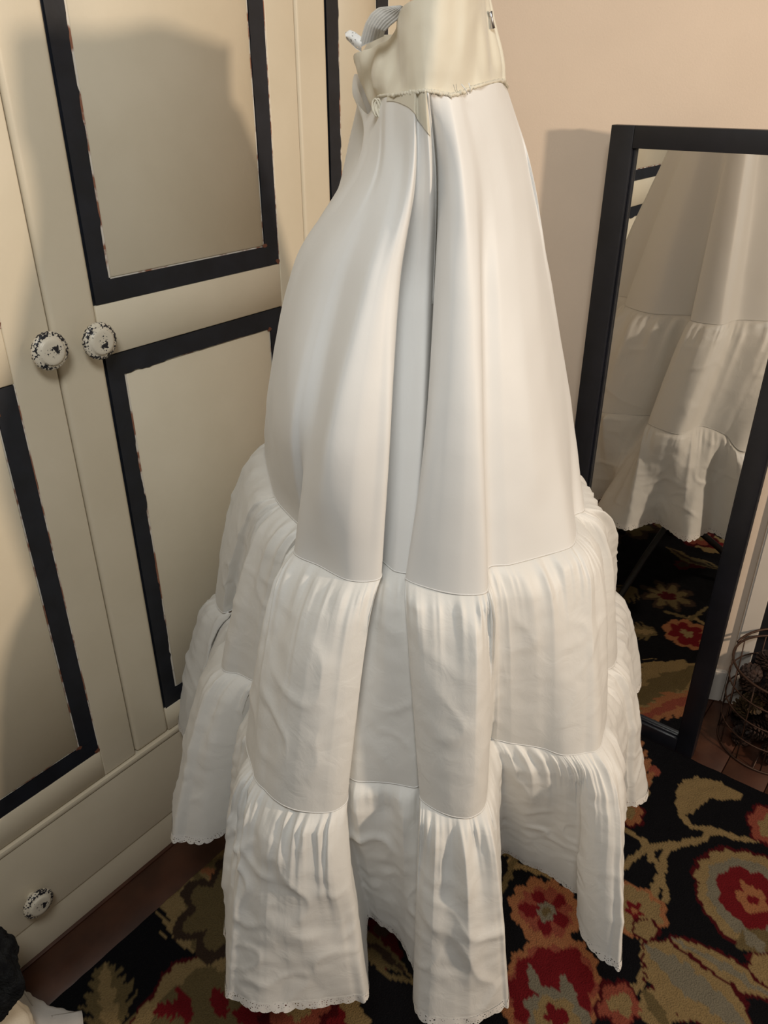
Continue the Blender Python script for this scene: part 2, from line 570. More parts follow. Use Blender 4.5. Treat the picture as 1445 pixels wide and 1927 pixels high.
def leaf(p, q, w, k, outline=None, vein=None, serr=0.0, bend=0.0):
    p, q = np.array(p), np.array(q)
    L = np.linalg.norm(q - p)
    t = (q - p) / L
    n = np.array((-t[1], t[0]))
    s = ((U - p[0]) * t[0] + (V_ - p[1]) * t[1]) / L
    d = (U - p[0]) * n[0] + (V_ - p[1]) * n[1] - bend * np.sin(np.pi * np.clip(s, 0, 1))
    prof = w * np.sin(np.pi * np.clip(s, 0, 1)) ** .7 * (1 + serr * np.sin(s * 38 + np.abs(d) * 300))
    ok = (s > 0) & (s < 1)
    if outline:
        paint((s > -.03) & (s < 1.03) & (np.abs(d) < prof + .006), outline)
    paint(ok & (np.abs(d) < prof), k)
    if vein:
        paint(ok & (np.abs(d) < prof * .35), vein)
def vine(pts, w, k='cream'):
    P = [np.array(p) for p in pts]
    for p, q in zip(P[:-1], P[1:]):
        e = q - p
        L2 = (e * e).sum() + 1e-9
        t = np.clip(((U - p[0]) * e[0] + (V_ - p[1]) * e[1]) / L2, 0, 1)
        d = np.hypot(U - p[0] - t * e[0], V_ - p[1] - t * e[1])
        paint(d < w, k)
fa, fm = floor_ab, floor_ab_mirror
cr5 = [('peach', 1.0, 11, .16), ('pink', .74, 11, .2), ('red', .66, 5, .75), ('grey', .30, 7, .3), ('olive', .14, 0, 0)]
# random far motifs first (parts of the rug outside the view or under the skirt)
rr = random.Random(11)
for i in range(26):
    c = (rr.uniform(RA0 + .05, RA1 - .05), rr.uniform(RB0 + .05, RB1 - .05))
    if c[1] < .0 or c[0] < .15:
        flower(c, rr.uniform(.045, .085), rr.choice([cr5, [('dred', 1.05, 9, .12), ('cream', 1, 9, .12), ('red', .5, 7, .2), ('peach', .25, 5, .3)]]))
        an = rr.uniform(0, 6.28)
        leaf((c[0] + .07 * math.cos(an), c[1] + .07 * math.sin(an)), (c[0] + .22 * math.cos(an), c[1] + .22 * math.sin(an)), .035, 'cream', 'dred', 'olive', .12)
# vines at right
vine([fa(960, 1625), fa(1010, 1640), fa(1050, 1652), fa(1100, 1668), fa(1160, 1640), fa(1215, 1600), fa(1300, 1582), fa(1345, 1566), fa(1400, 1574), fa(1460, 1584)], .0065)
vine([fa(1282, 1535), fa(1305, 1555), fa(1345, 1567)], .007)
vine([fa(1165, 1560), fa(1210, 1585), fa(1232, 1622), fa(1240, 1662), fa(1228, 1684), fa(1236, 1640)], .0055)
vine([fa(1295, 1582), fa(1255, 1606), fa(1236, 1640), fa(1252, 1680), fa(1240, 1700)], .0055)
vine([fa(1205, 1745), fa(1216, 1790), fa(1212, 1850), fa(1180, 1872)], .007)
# crescent leaf
leaf(fa(1272, 1530), fa(1395, 1488), .035, 'cream', None, None, .06, .026)
leaf(fa(1300, 1535), fa(1392, 1510), .016, 'black', None, None, 0, .01)
# large paisley flower at right edge
flower(fa(1412, 1690), .104, [('dred', 1.07, 17, .06), ('cream', 1.0, 17, .08), ('grey', .78, 9, .05), ('red', .60, 7, .16), ('peach', .30, 5, .3), ('red', .10, 0, 0)], ecc=.85, ea=.7)
leaf(fa(1400, 1745), fa(1440, 1800), .03, 'olive', None, 'grey')
flower(fa(1455, 1555), .05, [('dred', 1.1, 7, .1), ('pink', 1, 7, .15), ('cream', .6, 7, .2)])
# peach and red flower by the right hem
flower(fa(1025, 1712), .062, cr5, ph=.3)
flower(fa(1192, 1712), .055, [('peach', 1.0, 9, .15), ('cream', .86, 9, .15), ('red', .35, 5, .5), ('peach', .14, 0, 0)])
flower(fa(1215, 1752), .022, [('dred', 1.2, 5, .2), ('cream', 1, 5, .2)])
# big red flower at the bottom
flower(fa(1035, 1862), .098, [('peach', 1.0, 13, .10), ('pink', .86, 13, .12), ('red', .80, 9, .14)], ecc=.8)
leaf(fa(1000, 1812), fa(1025, 1890), .010, 'grey')
leaf(fa(1055, 1835), fa(1070, 1895), .010, 'grey')
flower(fa(1050, 1915), .05, [('grey', 1, 7, .2), ('cream', .7, 5, .2), ('red', .4, 5, .3)])
flower(fa(1165, 1888), .035, [('dred', 1.15, 5, .25), ('pink', 1, 5, .3), ('cream', .6, 3, .4)])
# serrated leaf bottom right
leaf(fa(1215, 1782), fa(1405, 1940), .062, 'cream', 'dred', 'grey', .14)
leaf(fa(1215, 1860), fa(1260, 1935), .03, 'cream', None, 'olive', .1)
leaf(fa(1262, 1768), fa(1470, 1880), .017, 'cream', 'dred', 'grey', .03)
flower(fa(1440, 1825), .025, [('dred', 1.2, 5, .2), ('cream', 1, 5, .2)])
flower(fa(1180, 1528), .035, [('dred', 1.15, 7, .2), ('peach', 1, 7, .2), ('cream', .6, 5, .3)])
flower(fa(1232, 1448), .012, [('pink', 1, 5, .2)])
# left of the skirt
flower(fa(395, 1660), .085, [('cream', 1.0, 9, .15), ('olive', .7, 5, .3)], ecc=1.2)
flower(fa(400, 1668), .045, [('peach', 1, 5, .4), ('pink', .6, 3, .4)])
leaf(fa(370, 1640), fa(372, 1790), .06, 'cream', None, 'olive', .22)
flower(fa(375, 1915), .115, [('dred', 1.05, 9, .1), ('cream', 1.0, 9, .12), ('olive', .75, 7, .12)], ecc=.8)
leaf(fa(285, 1905), fa(345, 1895), .014, 'red', None, None, .3)
leaf(fa(330, 1860), fa(350, 1925), .011, 'red')
leaf(fa(400, 1850), fa(425, 1915), .013, 'red', None, None, .2)
leaf(fa(520, 1925), fa(440, 1895), .016, 'red', None, None, .2)
leaf(fa(190, 1815), fa(215, 1960), .035, 'olive', None, 'cream', .3)
flower(fa(730, 1790), .03, [('dred', 1, 5, .3)])
vine([fa(690, 1800), fa(740, 1838), fa(790, 1850)], .005, 'olive')
flower(fa(620, 1925), .06, [('cream', 1, 7, .2), ('red', .5, 5, .3)])
flower(fa(720, 1745), .03, [('dred', 1, 7, .2), ('dark', .6, 5, .2)])
# between skirt and mirror, seen in the glass
leaf(fm(1170, 1330), fm(1320, 1255), .085, 'cream', None, 'olive', .16)
leaf(fm(1200, 1355), fm(1330, 1300), .035, 'peach', None, 'pink', .2)
flower(fm(1292, 1192), .062, [('peach', 1, 9, .15), ('red', .78, 7, .35), ('cream', .25, 5, .3)])
leaf(fm(1170, 1185), fm(1235, 1188), .03, 'olive', None, 'cream', .3)
flower(fm(1255, 1120), .075, [('dark', 1, 8, .45), ('olive', .8, 8, .6), ('dred', .3, 5, .3)])
vine([fm(1250, 1150), fm(1300, 1165), fm(1330, 1140)], .006, 'olive')
leaf(fm(1140, 1130), fm(1195, 1105), .04, 'olive', None, None, .3)
leaf(fm(1255, 1030), fm(1350, 1072), .018, 'olive', None, 'dark', 0, .01)
flower(fm(1180, 985), .10, [('dark', 1, 7, .3), ('olive', .8, 7, .4)])
flower(fm(1135, 1010), .06, [('dark', 1, 5, .2), ('dred', .7, 5, .3), ('pink', .3, 3, .3)])
flower(fm(1310, 1010), .06, [('dred', 1, 7, .2), ('pink', .8, 7, .3), ('cream', .3, 5, .3)])
# rug mesh
R0 = ((RA0 + RA1) / 2, (RB0 + RB1) / 2)
rug = empty('area_rug', 'black wool area rug with cream, red and peach floral pattern on the wood floor', 'rug', R(R0[0], R0[1], 0), RZ)
Zr = .0115 + vnoise(GA, GB, 60, 9) * .002
edge = (np.minimum(np.minimum(GA - RA0, RA1 - GA), np.minimum(GB - RB0, RB1 - GB)) < step * .6)
Zr[edge] = .002
co = np.stack((GA - R0[0], GB - R0[1], Zr), -1).reshape(-1, 3)
ii, jj = np.meshgrid(np.arange(na - 1), np.arange(nb - 1), indexing='ij')
i0 = (ii * nb + jj).reshape(-1)
fc = np.stack((i0, i0 + nb, i0 + nb + 1, i0 + 1), -1)
def grid_mesh(name, co, fc, material, parent, smooth=True):
    me = bpy.data.meshes.new(name)
    me.vertices.add(len(co))
    me.vertices.foreach_set('co', np.ascontiguousarray(co, dtype=np.float32).ravel())
    me.loops.add(fc.size)
    me.loops.foreach_set('vertex_index', fc.ravel().astype(np.int32))
    me.polygons.add(len(fc))
    me.polygons.foreach_set('loop_start', np.arange(0, fc.size, fc.shape[1], dtype=np.int32))
    me.update(calc_edges=True)
    me.validate()
    if smooth:
        me.polygons.foreach_set('use_smooth', np.ones(len(me.polygons), dtype=bool))
    me.materials.append(material)
    o = bpy.data.objects.new(name, me)
    SC.collection.objects.link(o)
    if parent is not None:
        o.parent = parent
    return o
pile = grid_mesh('pile', co, fc, M['rug'], rug)
at = pile.data.color_attributes.new('pattern', 'FLOAT_COLOR', 'POINT')
at.data.foreach_set('color', np.concatenate((COL.reshape(-1, 3), np.ones((na * nb, 1))), 1).astype(np.float32).ravel())

# ---------------------------------------------------------------- petticoat
D0 = Vector((.04, .92, 0))
pet = empty('petticoat', 'white taffeta tiered bridal petticoat with ivory net bodice hanging on a black stand', 'petticoat', D0)

def crs(P, u):
    """closed Catmull-Rom through rows of P at parameters u (array)"""
    P = np.asarray(P)
    n = len(P)
    i = np.floor(u).astype(int)
    t = (u - i)[:, None]
    p0, p1, p2, p3 = P[(i - 1) % n], P[i % n], P[(i + 1) % n], P[(i + 2) % n]
    tn = .42
    m1, m2 = tn * (p2 - p0), tn * (p3 - p1)
    t2, t3 = t * t, t * t * t
    return (2 * t3 - 3 * t2 + 1) * p1 + (t3 - 2 * t2 + t) * m1 + (-2 * t3 + 3 * t2) * p2 + (t3 - t2) * m2
def fbm(p, s, seed):
    return noise.noise((p[0] * s + seed, p[1] * s, p[2] * s))

Z1, Z2, Z3 = .794, .5475, .28
# column: waist (px,py,Y), z1.17, z1.08, z.94, seam
T1 = [
 ((690,214,.90),(668,316),(556,486),(507,718),(497,848)),
 ((702,200,.87),(680,322),(570,502),(514,752),(515,930)),
 ((710,192,.85),(692,326),(590,515),(528,780),(545,970)),
 ((716,187,.83),(703,329),(608,522),(548,800),(572,992)),
 ((720,185,.82),(710,330),(625,526),(566,803),(592,988)),
 ((726,183,.80),(718,332),(648,530),(588,812),(553,1038)),
 ((742,180,.785),(738,335),(682,544),(612,845),(600,1064)),
 ((756,178,.77),(755,337),(708,546),(665,850),(650,1090)),
 ((770,176,.758),(768,339),(728,545),(708,844),(690,1094)),
 ((780,175,.75),(778,339),(749,540),(733,838),(717,1086)),
 ((785,175,.75),(784,335),(757,521),(735,802),(716,1054)),
 ((792,174,.745),(798,336),(785,522),(765,800),(742,1074)),
 ((800,174,.742),(812,337),(808,521),(795,802),(775,1078)),
 ((808,174,.742),(823,328),(820,503),(806,786),(792,1062)),
 ((812,175,.743),(826,333),(819,530),(800,828),(763,1088)),
 ((826,178,.747),(845,338),(845,543),(835,842),(815,1109)),
 ((846,180,.75),(870,340),(878,546),(878,848),(870,1119)),
 ((862,179,.757),(892,337),(903,541),(909,842),(916,1113)),
 ((872,176,.765),(905,333),(907,527),(911,812),(919,1068)),
 ((888,169,.772),(925,330),(940,524),(950,806),(960,1062)),
 ((912,162,.785),(955,326),(975,517),(1000,796),(1020,1046)),
 ((932,156,.80),(976,321),(1003,507),(1035,775),(1075,1028)),
 ((942,156,.82),(988,318),(1016,498),(1052,755),(1085,1000)),
 ((948,160,.85),(996,316),(1026,490),(1062,735),(1080,970)),
 ((953,168,.88),(1000,315),(1031,485),(1068,718),(1100,955)),
]
back1 = [(.246,.935),(.222,1.0),(.245,1.06),(.20,1.10),(.17,1.06),(.13,1.15),(.05,1.17),(0,1.12),(-.06,1.16),(-.12,1.12),(-.155,1.06)]
wback = [(.112,.94,1.238),(.112,.97,1.238),(.115,.995,1.238),(.105,1.01,1.238),(.09,1.02,1.238),(.07,1.025,1.24),(.05,1.03,1.243),(.025,1.025,1.245),(.005,1.02,1.247),(-.020,1.0,1.248),tuple(on_y(667,140,.965))]
rings = [[], [], [], [], []]
for w, a, b, c, d in T1:
    rings[0].append(on_y(*w))
    rings[1].append(on_z(*a, 1.17))
    rings[2].append(on_z(*b, 1.08))
    rings[3].append(on_z(*c, .94))
    rings[4].append(on_z(*d, Z1))
for w, s in zip(wback, back1):
    W_ = Vector(w)
    S3 = Vector((s[0], s[1], Z1))
    rings[0].append(W_)
    for k, (g, z) in enumerate(((.24, 1.17), (.45, 1.08), (.74, .94))):
        rings[k + 1].append(Vector((W_.x + (S3.x - W_.x) * g, W_.y + (S3.y - W_.y) * g, z)))
    rings[4].append(S3)
rings[1][-1] = on_y(686, 258, .965)
for k, p in enumerate((on_y(664, 180, .935), on_y(698, 276, .935), rings[2][-1] * .5 + rings[2][0] * .5, rings[3][-1] * .5 + rings[3][0] * .5, rings[4][-1] * .5 + rings[4][0] * .5)):
    rings[k].append(p)
NT1 = len(rings[0])
rings = [np.array([tuple(v) for v in r]) for r in rings]

def closed_grid(rows, name, material, parent):
    """rows: list of (S,3) arrays"""
    S = len(rows[0])
    co = np.concatenate(rows) - np.array(D0)
    a = np.arange(len(rows) - 1)[:, None] * S + np.arange(S)[None, :]
    b = np.arange(len(rows) - 1)[:, None] * S + (np.arange(S)[None, :] + 1) % S
    fc = np.stack((a, a + S, b + S, b), -1).reshape(-1, 4)
    return grid_mesh(name, co, fc, material, parent)

MS = 14
u1 = np.arange(NT1 * MS) / MS
lev = [crs(r, u1) for r in rings]
rows = []
NR = 22
for k in range(4):
    p1, p2 = lev[k], lev[k + 1]
    p0 = lev[k - 1] if k > 0 else p1 - (p2 - p1) * .6
    p3 = lev[k + 2] if k < 3 else p2 + (p2 - p1)
    h = abs(p2[:, 2] - p1[:, 2]).mean()
    h0 = abs(p1[:, 2] - p0[:, 2]).mean()
    h1 = abs(p3[:, 2] - p2[:, 2]).mean()
    m1 = (p2 - p0) / (h + h0) * h
    m2 = (p3 - p1) / (h + h1) * h
    for j in range(NR + (1 if k == 3 else 0)):
        t = j / NR
        rows.append((2*t**3-3*t*t+1)*p1 + (t**3-2*t*t+t)*m1 + (-2*t**3+3*t*t)*p2 + (t**3-t*t)*m2)
def radial(p):
    d = p[:, :2] - np.array((.06, .93))
    l = np.linalg.norm(d, axis=1, keepdims=True)
    return np.concatenate((d / np.maximum(l, .02), np.zeros((len(p), 1))), 1)
# faint creases in the smooth upper skirt
for i, r in enumerate(rows):
    v = i / (len(rows) - 1)
    q = radial(r)
    am = np.array([fbm((p[0] * 3, p[1] * 3, p[2] * .8), 6, 3) * .0022 + fbm(p, 30, 8) * .0007 for p in r])
    env = min(1, v * 6) * min(1, (1 - v) * 12)
    rows[i] = r + q * (am * env)[:, None]
upper = closed_grid(rows, 'upper_skirt', M['satin'], pet)
surf1 = rows

def seam_cord(ring, name, r=.0007):
    V, F = tube([Vector(p) - D0 for p in ring], r, 5, True)
    return obj(name, V, F, M['satin'], pet, True)

def tier(name, cols, prevQ, nprev, ms, nrow, bulge, gather, wrinkle, seed, zdef):
    n = len(cols)
    Q = []
    tp = []
    for t, p in cols:
        tp.append(t)
        Q.append(tuple(on_z(p[0], p[1], zdef)) if len(p) == 2 else p)
    Q = np.array(Q)
    tp = np.array(tp + [nprev + tp[0]], float)
    u = np.arange(n * ms) / ms
    bot = crs(Q, u)
    top = crs(prevQ, np.interp(u, np.arange(n + 1), tp))
    arc = np.concatenate(([0], np.cumsum(np.linalg.norm(np.diff(bot, axis=0), axis=1))))
    rad = radial(.5 * top + .5 * bot)
    # ripple from the gathering thread, irregular
    env0 = np.array([.45 + 1.5 * max(0, noise.noise((a * 13, seed + 3, 0)) + .2) for a in arc])
    rip = np.array([(1 - 2.6 * abs(noise.noise((a * 52, seed, 0)))) * .8 + .5 * noise.noise((a * 150, seed + 5, 0)) for a in arc]) * env0
    rip2 = np.array([.75 - 2.4 * abs(noise.noise((a * 20, seed + 9, 0))) for a in arc])
    rip3 = np.array([noise.noise((a * 11, seed + 14, 0)) for a in arc])
    rlen = np.array([.10 + .10 * noise.noise((a * 33, seed + 21, 0)) for a in arc])
    tl = np.roll(top, -1, 0) - np.roll(top, 1, 0)
    out = []
    for j in range(nrow + 1):
        v = j / nrow
        h = v ** .92
        p = top + (bot - top) * np.array((h, h, v))[None, :]
        puff = bulge * (1 - math.exp(-v / .16)) * (1 - v) ** .8 - .0035 * math.exp(-v / .02)
        g = gather * (v / .04 if v < .04 else np.exp(-(v - .04) / np.maximum(rlen, .04)))
        g2 = gather * 1.5 * min(1, v / .12) * math.exp(-v / .42)
        g3 = gather * 2.2 * min(1, v / .3) * (1 - .35 * v)
        off = puff + g * rip + g2 * rip2 + g3 * rip3
        p = p + rad * off[:, None]
        env = min(1, v * 5) * (.35 + .65 * min(1, (1 - v) * 4))
        wr = np.zeros(len(p))
        for k, q in enumerate(p):
            a = fbm((q[0] + .3 * q[2], q[1], q[2] * .8), 12, seed)
            b = 1 - abs(fbm((q[0] + .5 * q[2], q[1], q[2] * 1.2 - .3 * q[0]), 14, seed + 20)) * 3.2
            b2 = 1 - abs(fbm((q[0] - .7 * q[2], q[1], q[2] * 1.1 + .3 * q[0]), 21, seed + 31)) * 3.6
            c = fbm((q[0], q[1], q[2] * 1.3), 45, seed + 40)
            wr[k] = .5 * a + .55 * max(0, b) ** 1.5 * max(0, .15 + 1.3 * a) + .4 * max(0, b2) ** 1.5 * max(0, .1 - 1.2 * a) + .12 * c
        p = p + rad * (wr * wrinkle * env)[:, None]
        out.append(p)
    o = closed_grid(out, name, M['taffeta'], pet)
    return Q, out, arc, o

T2 = [(0,(408,1125)),(1,(427,1153)),(1.25,(452,1150)),(1.5,(418,1252)),(2.3,(450,1268)),(3.2,(483,1283)),(4,(508,1285)),(4.7,(466,1376)),
 (5,(480,1462)),(5.6,(505,1484)),(6.3,(545,1508)),(7,(585,1524)),(8,(625,1529)),(8.7,(652,1510)),(9.2,(655,1462)),(10,(675,1468)),(11,(735,1474)),
 (12.3,(780,1480)),(13.2,(800,1468)),(14,(790,1500)),(14.7,(815,1520)),(15.5,(850,1533)),(16.3,(885,1533)),(17,(917,1508)),(17.5,(920,1396)),(17.9,(935,1393)),
 (18.5,(965,1400)),(19.4,(1020,1408)),(20.2,(1062,1421)),(20.9,(1100,1419)),(21.5,(1134,1402)),(22,(1128,1290)),(22.8,(1132,1262)),(23.5,(1152,1240)),(24,(1146,1118)),
 (25,(.31,1.04,.57)),(26,(.275,1.08,.58)),(27,(.30,1.15,.58)),(28,(.23,1.18,.58)),(29,(.19,1.11,.575)),(30,(.15,1.23,.575)),(31,(.06,1.24,.57)),(32,(0,1.17,.56)),
 (33,(-.08,1.22,.555)),(34,(-.17,1.16,.55)),(35,(-.23,1.07,.548))]
Q2, rows2, arc2, mid = tier('middle_tier', T2, rings[4], NT1, 20, 64, .022, .0105, .0060, 2.0, Z2)
NT2 = len(T2)
T3 = [(0,(346,1340)),(1,(360,1396)),(2,(385,1400)),(3,(322,1560)),(3.7,(350,1574)),(4.3,(392,1576)),(5,(436,1550)),(6,(442,1530)),(7,(431,1640)),(7.5,(440,1650)),
 (8,(421,1842)),(8.7,(448,1872)),(9.5,(492,1892)),(10.3,(545,1888)),(11.3,(610,1882)),(12.3,(665,1878)),(13,(691,1866)),(14,(692,1722)),(15,(715,1732)),(16,(750,1762)),
 (17,(772,1800)),(18,(780,1828)),(19,(777,1868)),(19.6,(786,1908)),(20.3,(815,1923)),(21,(855,1918)),(21.8,(900,1893)),(22.5,(940,1873)),(23,(954,1845)),
 (24,(938,1606)),(26,(985,1616)),(27,(1025,1634)),(27.8,(1066,1664)),(28.1,(1102,1690)),(28.35,(1087,1712)),(28.6,(1091,1745)),(29,(1110,1774)),(29.5,(1140,1795)),(30,(1169,1786)),
 (31,(1160,1520)),(32,(1175,1508)),(32.6,(1196,1508)),(33,(1221,1480)),(33.6,(.385,.985,.335)),(34,(.425,1.035,.36)),
 (35,(.36,1.06,.365)),(36,(.375,1.13,.365)),(37,(.285,1.15,.36)),(38,(.29,1.23,.36)),(39,(.20,1.26,.36)),(40,(.15,1.18,.355)),(41,(.10,1.28,.35)),(42,(0,1.28,.34)),
 (43,(-.05,1.21,.32)),(44,(-.12,1.25,.31)),(45,(-.22,1.15,.29))]
Q3, rows3, arc3, low = tier('bottom_tier', T3, Q2, NT2, 20, 68, .020, .0105, .0115, 6.0, Z3)
seam_cord(surf1[-1], 'seam')
seam_cord(rows2[-1], 'seam')
# lace edging on the hem
hem = rows3[-1]
sl = hem - rows3[-4]
sl = sl / np.linalg.norm(sl, axis=1, keepdims=True)
lrows = []
sc_ = np.abs(np.sin(arc3 * math.pi / .014)) ** .6
lace_h = .0075 + .0042 * sc_
ofs = np.array([noise.noise((a * 90, 3.3, 0)) for a in arc3]) * .0018
rd = radial(hem)
for j in range(4):
    v = j / 3
    lrows.append(hem + sl * (-.004 + (lace_h + .004) * v)[:, None] + rd * (.0012 + ofs * v)[:, None])
closed_grid(lrows, 'lace_trim', M['lace'], low)
# seam running down from the waist into the deep pleat
ui = int(12.6 * MS)
V, F = tube([Vector(surf1[k][ui]) - D0 + Vector((0, -.0012, 0)) for k in range(0, 50, 1)], .0009, 5)
obj('placket_seam', V, F, M['taffeta'], pet, True)

# bodice of ivory net
BD = [((700,204,.87),(664,118,.90)),((712,184,.835),(668,101,.875)),((735,182,.79),(702,88,.85)),((758,179,.768),(738,70,.825)),((772,177,.757),(750,24,.785)),((785,175,.747),(766,6,.768)),
 ((800,173,.741),(790,-4,.757)),((815,175,.742),(816,-14,.752)),((832,178,.747),(845,-22,.755)),((848,181,.750),(868,-26,.765)),((862,179,.757),(886,-24,.775)),((888,168,.772),(903,-14,.80)),((912,161,.785),(912,-10,.82)),((945,154,.84),(919,-12,.85)),
 ((953,168,.88),(915,-12,.90))]
bw_, bt_ = [], []
for w, t in BD:
    bw_.append(tuple(on_y(w[0], w[1], w[2] + .0025)))
    bt_.append(tuple(on_y(*t)))
for (x, y), (x2, y2, z2) in zip([(.115,.96),(.095,1.005),(.03,1.01),(.0,.96)], [(.11,.99,1.30),(.075,1.02,1.30),(.02,1.01,1.29),(-.01,.96,1.285)]):
    bw_.append((x, y, 1.238)); bt_.append((x2, y2, z2))
bw_, bt_ = np.array(bw_), np.array(bt_)
ub = np.arange(len(bw_) * 16) / 16
b0, b1 = crs(bw_, ub), crs(bt_, ub)
brs = []
for j in range(33):
    v = j / 32
    p = b0 + (b1 - b0) * v
    q = radial(p)
    am = np.array([fbm((c[0] * 2.2, c[1] * 2.2, c[2] * .7), 22, 1) * .006 + fbm(c, 60, 4) * .0012 for c in p])
    # raw, slightly frayed waist edge
    e = math.sin(math.pi * min(1, v * 1.15)) if v < .87 else 0
    brs.append(p + q * (am * min(1, v * 5))[:, None])
bod = closed_grid(brs, 'bodice', M['ivory_net'], pet)
# raw gathered edge where net and skirt are joined
pts = []
for k, p in enumerate(b0[8:16 * 14]):
    j1 = noise.noise((k * .33, 1, 0)) * .0022
    pts.append(Vector(p) - D0 + Vector((0, -.002 + j1 * .5, .001 + j1)))
V, F = tube(pts, [.0014 + .0009 * abs(noise.noise((k * .21, 7, 0))) for k in range(len(pts))], 6)
obj('waist_seam', V, F, M['ivory_net'], pet, True)
# bound edge at the right side of the bodice
ed = [Vector(r[16 * 13 + 2]) - D0 for r in brs]
V, F = tube(ed, .0028, 8)
obj('bound_edge', V, F, M['ivory_net'], pet, True)
V, F = tube([on_y(922, 22, .835) - D0, on_y(925, 34, .835) - D0, on_y(927, 54, .835) - D0], [.0022, .0012, .0024], 8)
zp = obj('zip_pull', V, F, M['metal'], pet, True)
# ivory net lining showing below the waist seam beside the pleat
V, F = [], []
us_ = np.arange(int(5.2 * MS), int(12.4 * MS))
for k in us_:
    uu = k / MS
    dep = 1.2 + 9.5 * max(0.0, (uu - 5.2) / 7.0) ** 1.5
    for q in range(7):
        rr_ = dep * q / 6
        i_ = int(rr_); f_ = rr_ - i_
        p = surf1[i_][k] * (1 - f_) + surf1[i_ + 1][k] * f_
        V.append(Vector(p) - D0 + Vector((0, -.0016, .0003)))
for i in range(len(us_) - 1):
    for q in range(6):
        a = i * 7 + q
        F.append((a, a + 1, a + 8, a + 7))
obj('net_lining', V, F, M['ivory_net'], pet, True)
# loose threads at the waist
for (p, q) in (((880,178),(868,158)),((884,176),(882,156)),((800,180),(790,150)),((812,180),(822,168))):
    V, F = tube([on_y(p[0], p[1], .755) - D0, on_y((p[0]+q[0])/2+2, (p[1]+q[1])/2, .752) - D0, on_y(q[0], q[1], .752) - D0], .0004, 4)
    obj('loose_thread', V, F, M['satin'], pet, True)
# elastic strap folded over at the left
def ribbon(name, pairs, material, thick=.0016, ribs=0, sub=8):
    A_ = np.array([tuple(on_y(*p)) for p, q in pairs]); B_ = np.array([tuple(on_y(*q)) for p, q in pairs])
    n = len(pairs)
    us = np.linspace(0, n - 1, (n - 1) * sub + 1)
    f = lambda P: np.stack([np.interp(us, np.arange(n), P[:, k]) for k in range(3)], 1)
    # smooth a little
    A2, B2 = f(A_), f(B_)
    for _ in range(2):
        A2[1:-1] = (A2[:-2] + 2 * A2[1:-1] + A2[2:]) / 4
        B2[1:-1] = (B2[:-2] + 2 * B2[1:-1] + B2[2:]) / 4
    V, F = [], []
    m = 25
    for i in range(len(us)):
        for k in range(m):
            t = k / (m - 1)
            rib = (.0007 * (1 if (k % 3) else -1) * (1 if i % 2 else .4)) if ribs else 0
            c = A2[i] * (1 - t) + B2[i] * t
            V.append((c[0], c[1] - rib - .004 * math.sin(math.pi * t), c[2]))
    N1 = len(V)
    V += [(x, y + thick, z) for x, y, z in V]
    for i in range(len(us) - 1):
        for k in range(m - 1):
            a = i * m + k
            F.append((a, a + 1, a + m + 1, a + m))
            F.append((a + N1, a + m + N1, a + m + 1 + N1, a + 1 + N1))
    for i in range(len(us) - 1):
        for k in (0, m - 1):
            a = i * m + k
            F.append((a, a + m, a + m + N1, a + N1))
    for i in (0, len(us) - 1):
        for k in range(m - 1):
            a = i * m + k
            F.append((a, a + 1, a + 1 + N1, a + N1))
    return obj(name, V, F, material, pet, True, off=D0)
st = ribbon('elastic_strap', [((674,91,.82),(722,68,.815)),((680,68,.815),(723,64,.808)),((687,44,.81),(724,60,.80)),((697,26,.805),(735,48,.795)),((711,14,.80),(750,36,.79)),((735,11,.79),(757,22,.785)),((752,10,.787),(760,13,.785))], M['elastic'], ribs=1)
st['label'] = 'grey-white ribbed elastic strap folded over at the bodice edge'
lc = ribbon('lace_end', [((649,62,.822),(652,74,.822)),((658,56,.82),(662,84,.82)),((668,60,.82),(670,92,.82)),((681,70,.819),(680,98,.82))], M['lace'], .001)
# small looped trim at the left of the waist
loops = []
Vl, Fl = [], []
for k in range(9):
    cx, cy = 706 + k * 2.6, 200 + k * 1.6 + 4 * math.sin(k * 2.1)
    c = on_y(cx, cy, .826) - D0
    ring = [c + Vector((.0028 * math.cos(t), -.001 * math.sin(2 * t), .0062 * math.sin(t))) for t in np.linspace(0, 2 * math.pi, 12, endpoint=False)]
    V, F = tube(ring, .0009, 5, True)
    o_ = len(Vl); Vl += V; Fl += [tuple(i + o_ for i in f) for f in F]
tl = obj('looped_trim', Vl, Fl, M['ivory_net'], pet, True)

# ---------------------------------------------------------------- stand carrying the petticoat
stand = empty('display_stand', 'black metal tripod stand under the petticoat, one foot showing at the front hem', 'stand', D0)
V, F = tube([(0, 0, .16), (0, 0, .6), (0, 0, 1.20), (0, 0, 1.296)], [.011, .011, .009, .009], 14)
obj('pole', V, F, M['stand'], stand, True)
V, F = tube([(0, 0, .15), (0, 0, .16), (0, 0, .24), (0, 0, .25)], [.012, .020, .020, .012], 16)
obj('hub', V, F, M['stand'], stand, True)
foot = on_z(938, 1892, .0) - D0
a0 = math.atan2(foot.y, foot.x)
fr = math.hypot(foot.x, foot.y)
for k in range(3):
    a = a0 + k * 2 * math.pi / 3
    ca, sa = math.cos(a), math.sin(a)
    V, F = tube([(ca * .016, sa * .016, .21), (ca * fr * .5, sa * fr * .5, .13), (ca * fr * .86, sa * fr * .86, .052), (ca * fr, sa * fr, .028)], .0085, 10)
    lg = obj('leg', V, F, M['stand'], stand, True)
    V, F = tube([(ca * fr * .97, sa * fr * .97, .036), (ca * fr, sa * fr, .026), (ca * fr * 1.005, sa * fr * 1.005, .0135)], [.010, .0135, .012], 12)
    obj('rubber_foot', V, F, M['stand'], lg, True)
